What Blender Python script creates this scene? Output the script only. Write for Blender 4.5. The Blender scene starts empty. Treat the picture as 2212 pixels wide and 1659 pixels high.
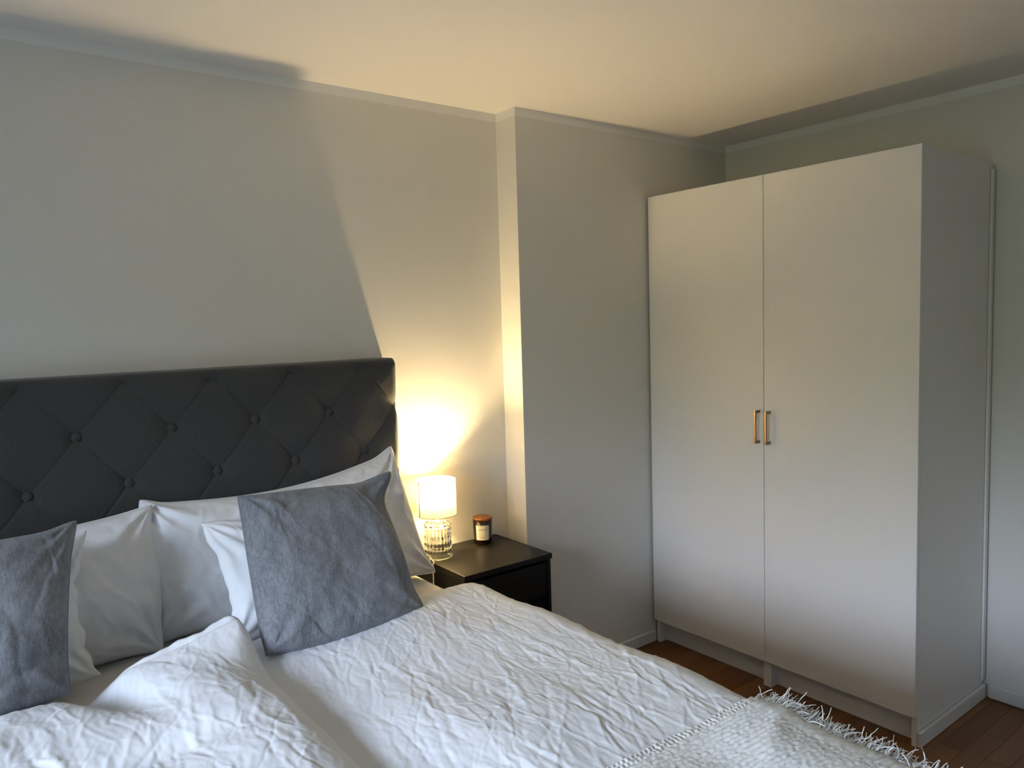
import bpy, bmesh, math, random
import numpy as np
from mathutils import Vector, Matrix

random.seed(7)
rng = np.random.default_rng(11)
sc = bpy.context.scene
col = sc.collection

# ------------------------------------------------------------------ camera
F, YAW, PIT, ROL = 1634.3, 0.6541, -0.0806, -0.0303
CAM = np.array([-1.1244, -2.5388, 1.5474])
fw = np.array([math.sin(YAW)*math.cos(PIT), math.cos(YAW)*math.cos(PIT), math.sin(PIT)])
r0 = np.array([math.cos(YAW), -math.sin(YAW), 0.0]); u0 = np.cross(r0, fw)
rt = r0*math.cos(ROL)+u0*math.sin(ROL); up = u0*math.cos(ROL)-r0*math.sin(ROL)
cd = bpy.data.cameras.new('camera'); cam = bpy.data.objects.new('camera', cd); col.objects.link(cam)
cd.sensor_fit = 'HORIZONTAL'; cd.sensor_width = 36.0; cd.lens = 36.0*F/2212.0; cd.clip_start = 0.02
m = Matrix(((rt[0], up[0], -fw[0], CAM[0]), (rt[1], up[1], -fw[1], CAM[1]), (rt[2], up[2], -fw[2], CAM[2]), (0, 0, 0, 1)))
cam.matrix_world = m
sc.camera = cam

# ------------------------------------------------------------------ world, exposure
sc.view_settings.view_transform = 'Standard'; sc.view_settings.look = 'None'
sc.view_settings.gamma = 1.0; sc.view_settings.use_curve_mapping = False
sc.view_settings.exposure = 2.3
SKY = 7.1            # overcast daylight seen through the window
LAMP = 515.0         # bulb surface strength
w = bpy.data.worlds.new('sky'); sc.world = w; w.use_nodes = True
nt = w.node_tree; nt.nodes.clear()
o_ = nt.nodes.new('ShaderNodeOutputWorld'); b_ = nt.nodes.new('ShaderNodeBackground')
tc = nt.nodes.new('ShaderNodeTexCoord'); sx = nt.nodes.new('ShaderNodeSeparateXYZ')
cr = nt.nodes.new('ShaderNodeValToRGB'); mr = nt.nodes.new('ShaderNodeMapRange')
mr.inputs[1].default_value = -1; mr.inputs[2].default_value = 1
e = cr.color_ramp.elements
e[0].position = 0.0; e[0].color = (0.030, 0.034, 0.022, 1)          # ground and gardens
e[1].position = 1.0; e[1].color = (0.58, 0.77, 1.10, 1)
for pos, c in ((0.50, (0.05, 0.062, 0.036, 1)), (0.565, (0.12, 0.13, 0.09, 1)), (0.62, (0.76, 0.89, 1.12, 1))):
    k = e.new(pos); k.color = c
nt.links.new(tc.outputs['Generated'], sx.inputs[0]); nt.links.new(sx.outputs[2], mr.inputs[0])
nt.links.new(mr.outputs[0], cr.inputs[0]); nt.links.new(cr.outputs[0], b_.inputs[0])
b_.inputs[1].default_value = SKY
nt.links.new(b_.outputs[0], o_.inputs[0])

# window opening in the left wall (also the light portal)
WX, WY0, WY1, WZ0, WZ1 = -3.05, -2.85, -1.20, 0.80, 2.22
pl = bpy.data.lights.new('window_portal', 'AREA'); pl.shape = 'RECTANGLE'; pl.size = WY1-WY0; pl.size_y = WZ1-WZ0
pl.cycles.is_portal = True
po = bpy.data.objects.new('window_portal', pl); col.objects.link(po)
po.location = (WX-0.02, (WY0+WY1)/2, (WZ0+WZ1)/2); po.rotation_euler = (math.pi/2, 0, -math.pi/2)

# ------------------------------------------------------------------ materials
def new_mat(name):
    mt = bpy.data.materials.new(name); mt.use_nodes = True
    t = mt.node_tree; t.nodes.clear()
    out = t.nodes.new('ShaderNodeOutputMaterial')
    return mt, t, out
def pmat(name, color, rough=0.6, metal=0.0, spec=0.5, bump=None, var=None, sheen=0.0, stretch=None, coat=0.0):
    """principled; bump=[(scale, strength, distance)], var=(scale, amount) colour variation"""
    mt, t, out = new_mat(name)
    p = t.nodes.new('ShaderNodeBsdfPrincipled'); t.links.new(p.outputs[0], out.inputs[0])
    p.inputs['Base Color'].default_value = (*color, 1); p.inputs['Roughness'].default_value = rough
    p.inputs['Metallic'].default_value = metal; p.inputs['Specular IOR Level'].default_value = spec
    if sheen: p.inputs['Sheen Weight'].default_value = sheen
    if coat: p.inputs['Coat Weight'].default_value = coat
    tcn = t.nodes.new('ShaderNodeTexCoord'); src = tcn.outputs['Object']
    if stretch:
        mp = t.nodes.new('ShaderNodeMapping'); mp.inputs['Scale'].default_value = stretch
        t.links.new(src, mp.inputs[0]); src = mp.outputs[0]
    if var:
        n = t.nodes.new('ShaderNodeTexNoise'); n.inputs['Scale'].default_value = var[0]; n.inputs['Detail'].default_value = 5
        t.links.new(src, n.inputs['Vector'])
        r = t.nodes.new('ShaderNodeValToRGB')
        r.color_ramp.elements[0].position = 0.3; r.color_ramp.elements[1].position = 0.7
        lo = [c*(1-var[1]) for c in color]; hi = [min(1, c*(1+var[1])) for c in color]
        r.color_ramp.elements[0].color = (*lo, 1); r.color_ramp.elements[1].color = (*hi, 1)
        t.links.new(n.outputs['Fac'], r.inputs[0]); t.links.new(r.outputs[0], p.inputs['Base Color'])
    prev = None
    for (s, st, d) in (bump or []):
        n = t.nodes.new('ShaderNodeTexNoise'); n.inputs['Scale'].default_value = s; n.inputs['Detail'].default_value = 3
        t.links.new(src, n.inputs['Vector'])
        b = t.nodes.new('ShaderNodeBump'); b.inputs['Strength'].default_value = st; b.inputs['Distance'].default_value = d
        t.links.new(n.outputs['Fac'], b.inputs['Height'])
        if prev: t.links.new(prev.outputs[0], b.inputs['Normal'])
        prev = b
    if prev: t.links.new(prev.outputs[0], p.inputs['Normal'])
    return mt

def wall_mat():
    mt = pmat('wall_paint', (0.74, 0.725, 0.69), 0.75, spec=0.25, bump=[(260, 0.12, 0.002), (40, 0.08, 0.004)])
    t = mt.node_tree; p = [n for n in t.nodes if n.type == 'BSDF_PRINCIPLED'][0]
    g = t.nodes.new('ShaderNodeNewGeometry'); s = t.nodes.new('ShaderNodeSeparateXYZ'); t.links.new(g.outputs['Position'], s.inputs[0])
    mth = t.nodes.new('ShaderNodeMath'); mth.operation = 'GREATER_THAN'; mth.inputs[1].default_value = 2.366
    t.links.new(s.outputs[2], mth.inputs[0])
    mx = t.nodes.new('ShaderNodeMix'); mx.data_type = 'RGBA'
    mx.inputs[6].default_value = (0.74, 0.725, 0.69, 1); mx.inputs[7].default_value = (0.84, 0.83, 0.82, 1)   # ceiling paint brought down as a narrow border
    t.links.new(mth.outputs[0], mx.inputs[0]); t.links.new(mx.outputs[2], p.inputs['Base Color'])
    return mt
M = {}
M['wall'] = wall_mat()
M['ceil'] = pmat('ceiling_paint', (0.84, 0.82, 0.80), 0.85, spec=0.2, bump=[(220, 0.1, 0.002)])
M['trim'] = pmat('white_trim_paint', (0.76, 0.755, 0.73), 0.4, bump=[(80, 0.04, 0.001)])
M['ward'] = pmat('white_foil', (0.80, 0.785, 0.765), 0.42, spec=0.4, bump=[(500, 0.05, 0.0006)])
M['cotton'] = pmat('white_cotton', (0.83, 0.85, 0.885), 0.9, spec=0.15, sheen=0.1, bump=[(1400, 0.10, 0.0005), (110, 0.20, 0.0016)])
def add_ridges(mt, scale, stretch, strength, dist):
    t = mt.node_tree; p = [n for n in t.nodes if n.type == 'BSDF_PRINCIPLED'][0]
    prev = p.inputs['Normal'].links[0].from_socket
    tcn = t.nodes.new('ShaderNodeTexCoord'); mp = t.nodes.new('ShaderNodeMapping'); mp.inputs['Scale'].default_value = stretch
    n = t.nodes.new('ShaderNodeTexNoise'); n.noise_type = 'RIDGED_MULTIFRACTAL'; n.inputs['Scale'].default_value = scale; n.inputs['Detail'].default_value = 4
    n.inputs['Distortion'].default_value = 0.6
    b = t.nodes.new('ShaderNodeBump'); b.inputs['Strength'].default_value = strength; b.inputs['Distance'].default_value = dist
    t.links.new(tcn.outputs['Object'], mp.inputs[0]); t.links.new(mp.outputs[0], n.inputs['Vector'])
    t.links.new(n.outputs['Fac'], b.inputs['Height']); t.links.new(prev, b.inputs['Normal']); t.links.new(b.outputs[0], p.inputs['Normal'])
add_ridges(M['cotton'], 16, (1.0, 0.5, 1.0), 0.22, 0.0022)
M['sheet'] = pmat('off_white_sheet', (0.80, 0.78, 0.755), 0.9, spec=0.15, sheen=0.1, bump=[(1400, 0.1, 0.0005), (45, 0.2, 0.002)])
M['throw'] = pmat('white_woven_cotton', (0.89, 0.90, 0.90), 0.95, spec=0.1, bump=[(420, 0.5, 0.0015)])
M['hb'] = pmat('charcoal_fabric', (0.053, 0.053, 0.054), 0.9, spec=0.2, sheen=0.25, bump=[(900, 0.4, 0.0012)], var=(500, 0.28))
M['black'] = pmat('black_brown_foil', (0.0075, 0.0065, 0.0055), 0.36, spec=0.2, bump=[(180, 0.10, 0.0006)])
M['dark_in'] = pmat('black_interior', (0.004, 0.004, 0.004), 0.7, spec=0.15)
M['bronze'] = pmat('dark_bronze', (0.30, 0.215, 0.14), 0.30, metal=1.0, var=(90, 0.1))
M['steel'] = pmat('brushed_steel', (0.55, 0.53, 0.50), 0.3, metal=1.0)
M['grey_tab'] = pmat('dull_grey_metal', (0.2, 0.2, 0.19), 0.5, metal=0.6)
M['cord'] = pmat('white_plastic_cord', (0.85, 0.82, 0.75), 0.4)
M['lid'] = pmat('acacia_lid', (0.24, 0.085, 0.022), 0.45, var=(30, 0.35), stretch=(1, 6, 1))
M['amber'] = pmat('amber_glass_with_wax', (0.012, 0.0055, 0.003), 0.08, spec=0.5)
M['label'] = pmat('paper_label', (0.78, 0.76, 0.71), 0.8)
M['ink'] = pmat('black_ink', (0.01, 0.009, 0.008), 0.7)
M['ink2'] = pmat('grey_ink', (0.33, 0.31, 0.28), 0.7)
M['floorbase'] = pmat('floor_gap', (0.05, 0.028, 0.014), 0.7)
M['mattress'] = pmat('mattress_ticking', (0.6, 0.6, 0.6), 0.9)

def grey_cushion_mat():
    mt, t, out = new_mat('grey_chambray')
    p = t.nodes.new('ShaderNodeBsdfPrincipled'); t.links.new(p.outputs[0], out.inputs[0])
    p.inputs['Roughness'].default_value = 0.95; p.inputs['Specular IOR Level'].default_value = 0.15; p.inputs['Sheen Weight'].default_value = 0.15
    uv = t.nodes.new('ShaderNodeUVMap'); 
    facs = []
    for sc_, det in (((240, 55, 1), 4), ((26, 9, 1), 5), ((90, 420, 1), 2)):
        mp = t.nodes.new('ShaderNodeMapping'); mp.inputs['Scale'].default_value = sc_
        n = t.nodes.new('ShaderNodeTexNoise'); n.inputs['Scale'].default_value = 1.0; n.inputs['Detail'].default_value = det; n.inputs['Roughness'].default_value = 0.65
        t.links.new(uv.outputs[0], mp.inputs[0]); t.links.new(mp.outputs[0], n.inputs['Vector']); facs.append(n.outputs['Fac'])
    a = t.nodes.new('ShaderNodeMath'); a.operation = 'ADD'; t.links.new(facs[0], a.inputs[0]); t.links.new(facs[1], a.inputs[1])
    a2 = t.nodes.new('ShaderNodeMath'); a2.operation = 'MULTIPLY_ADD'; a2.inputs[1].default_value = 0.6
    t.links.new(facs[2], a2.inputs[0]); t.links.new(a.outputs[0], a2.inputs[2])
    r = t.nodes.new('ShaderNodeValToRGB'); el = r.color_ramp.elements
    mrg = t.nodes.new('ShaderNodeMapRange'); mrg.inputs[1].default_value = 0.85; mrg.inputs[2].default_value = 1.75
    t.links.new(a2.outputs[0], mrg.inputs[0])
    el[0].position = 0.05; el[0].color = (0.085, 0.093, 0.110, 1); el[1].position = 0.95; el[1].color = (0.32, 0.33, 0.355, 1)
    t.links.new(mrg.outputs[0], r.inputs[0]); t.links.new(r.outputs[0], p.inputs['Base Color'])
    b = t.nodes.new('ShaderNodeBump'); b.inputs['Strength'].default_value = 0.25; b.inputs['Distance'].default_value = 0.001
    t.links.new(a2.outputs[0], b.inputs['Height']); t.links.new(b.outputs[0], p.inputs['Normal'])
    return mt
M['grey'] = grey_cushion_mat()

def plank_mat():
    mt, t, out = new_mat('oak_parquet')
    p = t.nodes.new('ShaderNodeBsdfPrincipled'); t.links.new(p.outputs[0], out.inputs[0])
    p.inputs['Roughness'].default_value = 0.42; p.inputs['Specular IOR Level'].default_value = 0.4
    oi = t.nodes.new('ShaderNodeObjectInfo'); tcn = t.nodes.new('ShaderNodeTexCoord')
    mp = t.nodes.new('ShaderNodeMapping'); mp.inputs['Scale'].default_value = (4, 70, 4)
    ad = t.nodes.new('ShaderNodeVectorMath'); ad.operation = 'ADD'
    cb = t.nodes.new('ShaderNodeCombineXYZ'); ml = t.nodes.new('ShaderNodeMath'); ml.operation = 'MULTIPLY'; ml.inputs[1].default_value = 37
    t.links.new(oi.outputs['Random'], ml.inputs[0]); t.links.new(ml.outputs[0], cb.inputs[0]); t.links.new(ml.outputs[0], cb.inputs[1])
    t.links.new(tcn.outputs['Object'], mp.inputs[0]); t.links.new(mp.outputs[0], ad.inputs[0]); t.links.new(cb.outputs[0], ad.inputs[1])
    n = t.nodes.new('ShaderNodeTexNoise'); n.inputs['Scale'].default_value = 1; n.inputs['Detail'].default_value = 6
    t.links.new(ad.outputs[0], n.inputs['Vector'])
    m2 = t.nodes.new('ShaderNodeMath'); m2.operation = 'MULTIPLY_ADD'; m2.inputs[1].default_value = 0.5
    t.links.new(n.outputs['Fac'], m2.inputs[0])
    m3 = t.nodes.new('ShaderNodeMath'); m3.operation = 'MULTIPLY'; m3.inputs[1].default_value = 0.75
    t.links.new(oi.outputs['Random'], m3.inputs[0]); t.links.new(m3.outputs[0], m2.inputs[2])
    r = t.nodes.new('ShaderNodeValToRGB'); el = r.color_ramp.elements
    el[0].position = 0.2; el[0].color = (0.155, 0.060, 0.016, 1); el[1].position = 1.0; el[1].color = (0.25, 0.108, 0.033, 1)
    t.links.new(m2.outputs[0], r.inputs[0]); t.links.new(r.outputs[0], p.inputs['Base Color'])
    return mt
M['plank'] = plank_mat()

def emis(name, color, strength):
    mt, t, out = new_mat(name); b = t.nodes.new('ShaderNodeEmission')
    b.inputs[0].default_value = (*color, 1); b.inputs[1].default_value = strength; t.links.new(b.outputs[0], out.inputs[0]); return mt
M['bulb'] = emis('warm_bulb', (1.0, 0.735, 0.365), LAMP)
def shade_mat():
    mt, t, out = new_mat('white_lampshade')
    d = t.nodes.new('ShaderNodeBsdfDiffuse'); d.inputs[0].default_value = (0.74, 0.72, 0.66, 1)
    tr = t.nodes.new('ShaderNodeBsdfTranslucent'); tr.inputs[0].default_value = (0.86, 0.74, 0.52, 1)
    mx = t.nodes.new('ShaderNodeMixShader'); mx.inputs[0].default_value = 0.075
    t.links.new(d.outputs[0], mx.inputs[1]); t.links.new(tr.outputs[0], mx.inputs[2]); t.links.new(mx.outputs[0], out.inputs[0]); return mt
M['shade'] = shade_mat()
def glass_mat(name, col_, thin=False):
    mt, t, out = new_mat(name)
    if thin:
        a = t.nodes.new('ShaderNodeBsdfTransparent'); g = t.nodes.new('ShaderNodeBsdfGlossy'); g.inputs['Roughness'].default_value = 0.02
        f = t.nodes.new('ShaderNodeFresnel'); f.inputs[0].default_value = 1.45
        mx = t.nodes.new('ShaderNodeMixShader'); t.links.new(f.outputs[0], mx.inputs[0])
        t.links.new(a.outputs[0], mx.inputs[1]); t.links.new(g.outputs[0], mx.inputs[2]); t.links.new(mx.outputs[0], out.inputs[0])
    else:
        g = t.nodes.new('ShaderNodeBsdfGlass'); g.inputs[0].default_value = (*col_, 1); g.inputs['Roughness'].default_value = 0.0; g.inputs['IOR'].default_value = 1.48
        t.links.new(g.outputs[0], out.inputs[0])
    return mt
M['glass'] = glass_mat('clear_glass', (0.97, 0.97, 0.94)); M['pane'] = glass_mat('window_glass', (1, 1, 1), True)

# ------------------------------------------------------------------ helpers
def link(name, me, mat=None, parent=None, loc=None):
    ob = bpy.data.objects.new(name, me); col.objects.link(ob)
    if mat is not None and not me.materials: me.materials.append(mat)
    if parent is not None:
        ob.parent = parent
        ob.matrix_parent_inverse = Matrix.Translation(-Vector(parent_origin(parent)))
    if loc is not None: ob.location = loc
    return ob
def parent_origin(p):
    v = Vector(p.location)
    while p.parent is not None:
        v = v + p.matrix_parent_inverse.to_translation(); p = p.parent; v = v + Vector(p.location)
    return v
def empty(name, loc, label, cat, group=None):
    ob = bpy.data.objects.new(name, None); col.objects.link(ob); ob.location = loc; ob.empty_display_size = 0.05
    tag(ob, label, cat, group); return ob
def tag(ob, label, cat, group=None):
    ob['label'] = label; ob['category'] = cat
    if group: ob['group'] = group
    return ob
def struct(ob, label=None):
    ob['kind'] = 'structure'
    if label: ob['label'] = label; ob['category'] = ob.name.split('_')[0]
    return ob
def boxes(name, bl, mat, parent=None, bevel=0.0, seg=2):
    bm = bmesh.new()
    for (x0, x1, y0, y1, z0, z1) in bl:
        r = bmesh.ops.create_cube(bm, size=1.0)
        bmesh.ops.scale(bm, verts=r['verts'], vec=(x1-x0, y1-y0, z1-z0))
        bmesh.ops.translate(bm, verts=r['verts'], vec=((x0+x1)/2, (y0+y1)/2, (z0+z1)/2))
    if bevel: bmesh.ops.bevel(bm, geom=list(bm.edges), offset=bevel, segments=seg, affect='EDGES', profile=0.5)
    me = bpy.data.meshes.new(name); bm.to_mesh(me); bm.free()
    if bevel:
        for p in me.polygons: p.use_smooth = len(p.vertices) == 4 and p.area < 0.0
    return link(name, me, mat, parent)
def grid_mesh(name, P, mat, parent=None, closed_u=False, uv=None, smooth=True, flip=False):
    nu, nv = P.shape[:2]
    idx = np.arange(nu*nv).reshape(nu, nv)
    if closed_u: idx = np.vstack([idx, idx[:1]])
    a, b, c, d = idx[:-1, :-1], idx[1:, :-1], idx[1:, 1:], idx[:-1, 1:]
    f = np.stack([a, b, c, d], -1).reshape(-1, 4)
    if flip: f = f[:, ::-1]
    return raw_mesh(name, P.reshape(-1, 3), f, mat, parent, uv=None if uv is None else uv.reshape(-1, 2), smooth=smooth)
def raw_mesh(name, v, f, mat, parent=None, uv=None, smooth=True):
    me = bpy.data.meshes.new(name)
    v = np.asarray(v, np.float32); f = np.asarray(f, np.int32); k = f.shape[1]
    me.vertices.add(len(v)); me.vertices.foreach_set('co', v.ravel())
    me.loops.add(f.size); me.loops.foreach_set('vertex_index', f.ravel())
    me.polygons.add(len(f)); me.polygons.foreach_set('loop_start', np.arange(0, f.size, k, dtype=np.int32))
    me.polygons.foreach_set('loop_total', np.full(len(f), k, np.int32))
    me.update(calc_edges=True); me.validate()
    if smooth: me.polygons.foreach_set('use_smooth', np.ones(len(me.polygons), bool))
    if uv is not None:
        l = me.uv_layers.new(name='UVMap'); l.data.foreach_set('uv', np.asarray(uv, np.float32)[f.ravel()].ravel())
    return link(name, me, mat, parent)
def lathe(name, prof, mat, parent=None, n=64, center=(0, 0, 0), smooth=True):
    th = np.linspace(0, 2*math.pi, n, endpoint=False); pr = np.array(prof)
    P = np.stack([np.cos(th)[:, None]*pr[:, 0], np.sin(th)[:, None]*pr[:, 0], np.ones((n, 1))*pr[:, 1]], -1)+np.array(center)
    return grid_mesh(name, P, mat, parent, closed_u=True, smooth=smooth)
def tube_np(pts, r, n=6):
    pts = np.asarray(pts, float); t = np.gradient(pts, axis=0); t /= np.linalg.norm(t, axis=1)[:, None]+1e-12
    ref = np.array([0.31, 0.55, 0.77]); a = np.cross(t, ref); a /= np.linalg.norm(a, axis=1)[:, None]; b = np.cross(t, a)
    th = np.linspace(0, 2*math.pi, n, endpoint=False); r = np.broadcast_to(r, (len(pts),))
    return pts[:, None]+r[:, None, None]*(np.cos(th)[None, :, None]*a[:, None]+np.sin(th)[None, :, None]*b[:, None])
def tube(name, pts, r, mat, parent=None, n=8):
    return grid_mesh(name, tube_np(pts, r, n).transpose(1, 0, 2), mat, parent, closed_u=True)
def smoothpath(pts, n=40):
    pts = np.asarray(pts, float); k = len(pts); out = []
    for q in np.linspace(0, k-1-1e-9, n):
        i = int(q); f = q-i; p0, p1, p2, p3 = pts[max(i-1, 0)], pts[i], pts[i+1], pts[min(i+2, k-1)]
        out.append(0.5*((2*p1)+(-p0+p2)*f+(2*p0-5*p1+4*p2-p3)*f*f+(-p0+3*p1-3*p2+p3)*f**3))
    return np.array(out)
_perm = rng.permutation(512); _perm = np.concatenate([_perm, _perm]); _ang = rng.uniform(0, 2*math.pi, 512)
def pnoise(x, y, seed=0):
    x = np.asarray(x, float)+seed*17.31; y = np.asarray(y, float)+seed*9.77
    xi = np.floor(x).astype(int); yi = np.floor(y).astype(int); xf = x-xi; yf = y-yi
    def g(i, j, dx, dy):
        a = _ang[_perm[(_perm[i & 511]+j) & 511]]; return np.cos(a)*dx+np.sin(a)*dy
    u = xf**3*(xf*(xf*6-15)+10); v = yf**3*(yf*(yf*6-15)+10)
    n0 = g(xi, yi, xf, yf)*(1-u)+g(xi+1, yi, xf-1, yf)*u
    n1 = g(xi, yi+1, xf, yf-1)*(1-u)+g(xi+1, yi+1, xf-1, yf-1)*u
    return (n0*(1-v)+n1*v)*1.5
def sstep(a, b, x):
    t = np.clip((x-a)/(b-a), 0, 1); return t*t*(3-2*t)
def creases(U, V, n, ang, spread, length, width, amp, seed, both=True):
    """random pressed creases on a regular (U,V) metre grid"""
    g = np.random.default_rng(seed); h = np.zeros_like(U)
    us, vs = U[:, 0], V[0, :]
    wu = 0.012*pnoise(U*9, V*9, seed)+0.005*pnoise(U*28, V*28, seed+1); wv = 0.012*pnoise(U*9, V*9, seed+2)+0.005*pnoise(U*28, V*28, seed+3)
    for _ in range(n):
        cu = g.uniform(us.min(), us.max()); cv = g.uniform(vs.min(), vs.max())
        a = g.normal(ang, spread); L = g.uniform(*length); wd = g.uniform(*width); am = g.uniform(*amp)*(g.choice([-1, 1]) if both else 1)
        R_ = L+0.04
        i0, i1 = np.searchsorted(us, [cu-R_, cu+R_]); j0, j1 = np.searchsorted(vs, [cv-R_, cv+R_])
        if i1-i0 < 2 or j1-j0 < 2: continue
        s = (slice(i0, i1), slice(j0, j1))
        du = U[s]+wu[s]-cu; dv = V[s]+wv[s]-cv
        l = du*math.cos(a)+dv*math.sin(a); d = -du*math.sin(a)+dv*math.cos(a)
        q = g.uniform(0.6, 2.2)
        prof = np.where(d > 0, np.exp(-d/(wd*0.9)), np.exp(-(d/(wd*q))**2))
        h[s] += am*prof*np.exp(-(l/(0.5*L))**4)
    return h
def ridged(U, V, s, seed):
    return 1-np.abs(pnoise(U*s+0.3*pnoise(U*s*.7, V*s*.7, seed+5), V*s, seed))*2

# pixel -> world (a direction; depth always comes from a plane the thing touches)
def ray(px, py): return fw+rt*(px-1106)/F-up*(py-829.5)/F
def on(ax, val, px, py):
    d = ray(px, py); s = (val-CAM[ax])/d[ax]; return CAM+s*d

# ------------------------------------------------------------------ room shell
H = 2.40; XB = 0.7784; BD = 0.1273; XR = 2.1254; YB = -3.75
struct(boxes('ceiling', [(WX-0.2, XR+0.2, YB-0.2, 0.2, H, H+0.12)], M['ceil']), 'plain white painted bedroom ceiling')
struct(boxes('wall_headboard', [(WX-0.2, XB, 0, 0.2, 0, H)], M['wall']), 'off white painted wall behind the bed')
struct(boxes('wall_pier', [(XB, XR, -BD, 0.2, 0, H)], M['wall']), 'off white wall pier standing forward beside the nightstand')
struct(boxes('wall_right', [(XR, XR+0.2, YB-0.2, 0.2, 0, H)], M['wall']), 'off white wall behind the wardrobe')
struct(boxes('wall_back', [(WX-0.2, XR, YB-0.2, YB, 0, H)], M['wall']), 'off white wall behind the viewer')
struct(boxes('wall_left', [(WX-0.2, WX, YB, 0, 0, WZ0), (WX-0.2, WX, YB, 0, WZ1, H), (WX-0.2, WX, YB, WY0, WZ0, WZ1), (WX-0.2, WX, WY1, 0, WZ0, WZ1)], M['wall']), 'off white wall with the window')
wn = empty('window_1', (WX, (WY0+WY1)/2, WZ0), 'white framed window in the left wall', 'window'); wn['kind'] = 'structure'
ym = (WY0+WY1)/2
boxes('window_frame', [(WX-0.13, WX-0.06, WY0, WY0+0.06, WZ0, WZ1), (WX-0.13, WX-0.06, WY1-0.06, WY1, WZ0, WZ1), (WX-0.13, WX-0.06, ym-0.03, ym+0.03, WZ0+0.06, WZ1-0.06),
      (WX-0.13, WX-0.06, WY0+0.06, WY1-0.06, WZ0, WZ0+0.06), (WX-0.13, WX-0.06, WY0+0.06, WY1-0.06, WZ1-0.06, WZ1)], M['trim'], wn)
boxes('pane', [(WX-0.10, WX-0.096, WY0+0.06, ym-0.03, WZ0+0.06, WZ1-0.06)], M['pane'], wn)
boxes('pane', [(WX-0.10, WX-0.096, ym+0.03, WY1-0.06, WZ0+0.06, WZ1-0.06)], M['pane'], wn)
boxes('window_sill', [(WX-0.06, WX+0.04, WY0-0.03, WY1+0.03, WZ0-0.025, WZ0)], M['trim'], wn, bevel=0.004)
BH, BT = 0.057, 0.013
def baseboard(name, b, label): return struct(boxes(name, [b], M['trim'], bevel=0.004, seg=3), label)
baseboard('baseboard_headboard', (WX, XB, -BT, 0, 0.002, BH), 'white baseboard along the wall behind the bed')
baseboard('baseboard_pier', (XB, 1.545, -BD-BT, -BD, 0.002, BH), 'white baseboard along the pier beside the wardrobe')
Y1 = -1.3494; XW = 1.5293; WD = 0.6047; ZB = 0.114; ZT = 2.10
baseboard('baseboard_right', (XR-BT, XR, YB, Y1-0.02, 0.002, BH), 'white baseboard along the wall right of the wardrobe')
# floor: dark base with parquet strips laid along x
fl = struct(boxes('floor', [(WX-0.2, XR+0.2, YB-0.2, 0.2, -0.12, -0.001)], M['floorbase']), 'oak parquet strip floor')
PW = 0.0715
plank_meshes = {}
def plank_mesh(L):
    if L not in plank_meshes:
        bm = bmesh.new(); r = bmesh.ops.create_cube(bm, size=1.0)
        bmesh.ops.scale(bm, verts=r['verts'], vec=(L-0.0012, PW-0.0012, 0.006))
        te = [e_ for e_ in bm.edges if all(v.co.z > 0 for v in e_.verts)]
        bmesh.ops.bevel(bm, geom=te, offset=0.0006, segments=1, affect='EDGES')
        me = bpy.data.meshes.new('plank'); bm.to_mesh(me); bm.free(); me.materials.append(M['plank']); plank_meshes[L] = me
    return plank_meshes[L]
npl = 0
row = 0; y = -0.1
while y > -2.75:
    x = -0.3 - random.choice([0.0, 0.12, 0.27, 0.4]); row += 1
    while x < XR and npl < 298:
        L = random.choice([0.30, 0.42, 0.55, 0.68])
        if x+L > 0.0:
            ob = link('plank', plank_mesh(L), None, fl, None); npl += 1
            ob.location = (x+L/2, y-PW/2, -0.0031+0.0001*random.random()); 
        x += L
    y -= PW

# ------------------------------------------------------------------ wardrobe
wr = empty('wardrobe', (XW+0.3, (Y1+Y1+2*WD)/2, 0), 'tall white two door wardrobe standing against the right wall', 'wardrobe')
Y0 = Y1+2*WD; YM = (Y0+Y1)/2; XC = XW+0.020
boxes('side_panel', [(XC, XR-0.016, Y1+0.001, Y1+0.020, 0.0, ZT-0.003)], M['ward'], wr, bevel=0.0012)
boxes('side_panel', [(XC, XR-0.016, Y0-0.019, Y0, 0.0, ZT-0.003)], M['ward'], wr, bevel=0.0012)
boxes('side_panel', [(XC, XR-0.016, YM-0.018, YM+0.018, 0.0, ZT-0.02)], M['ward'], wr, bevel=0.0012)
boxes('top_panel', [(XC, XR-0.016, Y1+0.0205, Y0-0.0195, ZT-0.022, ZT-0.003)], M['ward'], wr)
boxes('bottom_panel', [(XC+0.002, XR-0.016, Y1+0.0205, YM-0.0185, 0.095, 0.113), (XC+0.002, XR-0.016, YM+0.0185, Y0-0.0195, 0.095, 0.113)], M['ward'], wr)
boxes('back_panel', [(XR-0.015, XR-0.010, Y1+0.002, Y0-0.001, 0.06, ZT-0.004)], M['ward'], wr)
boxes('plinth', [(XC+0.045, XC+0.061, Y1+0.0205, YM-0.0185, 0.001, 0.094)], M['ward'], wr)
boxes('plinth', [(XC+0.045, XC+0.061, YM+0.0185, Y0-0.0195, 0.001, 0.094)], M['ward'], wr)
boxes('side_baseboard', [(XC, XR-BT-0.001, Y1-BT, Y1+0.0005, 0.001, BH)], M['trim'], wr, bevel=0.004, seg=3)
boxes('cover_strip', [(XR-0.037, XR-0.014, Y1-0.008, Y1+0.0005, 0.075, ZT-0.03)], M['trim'], wr, bevel=0.002)
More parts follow.
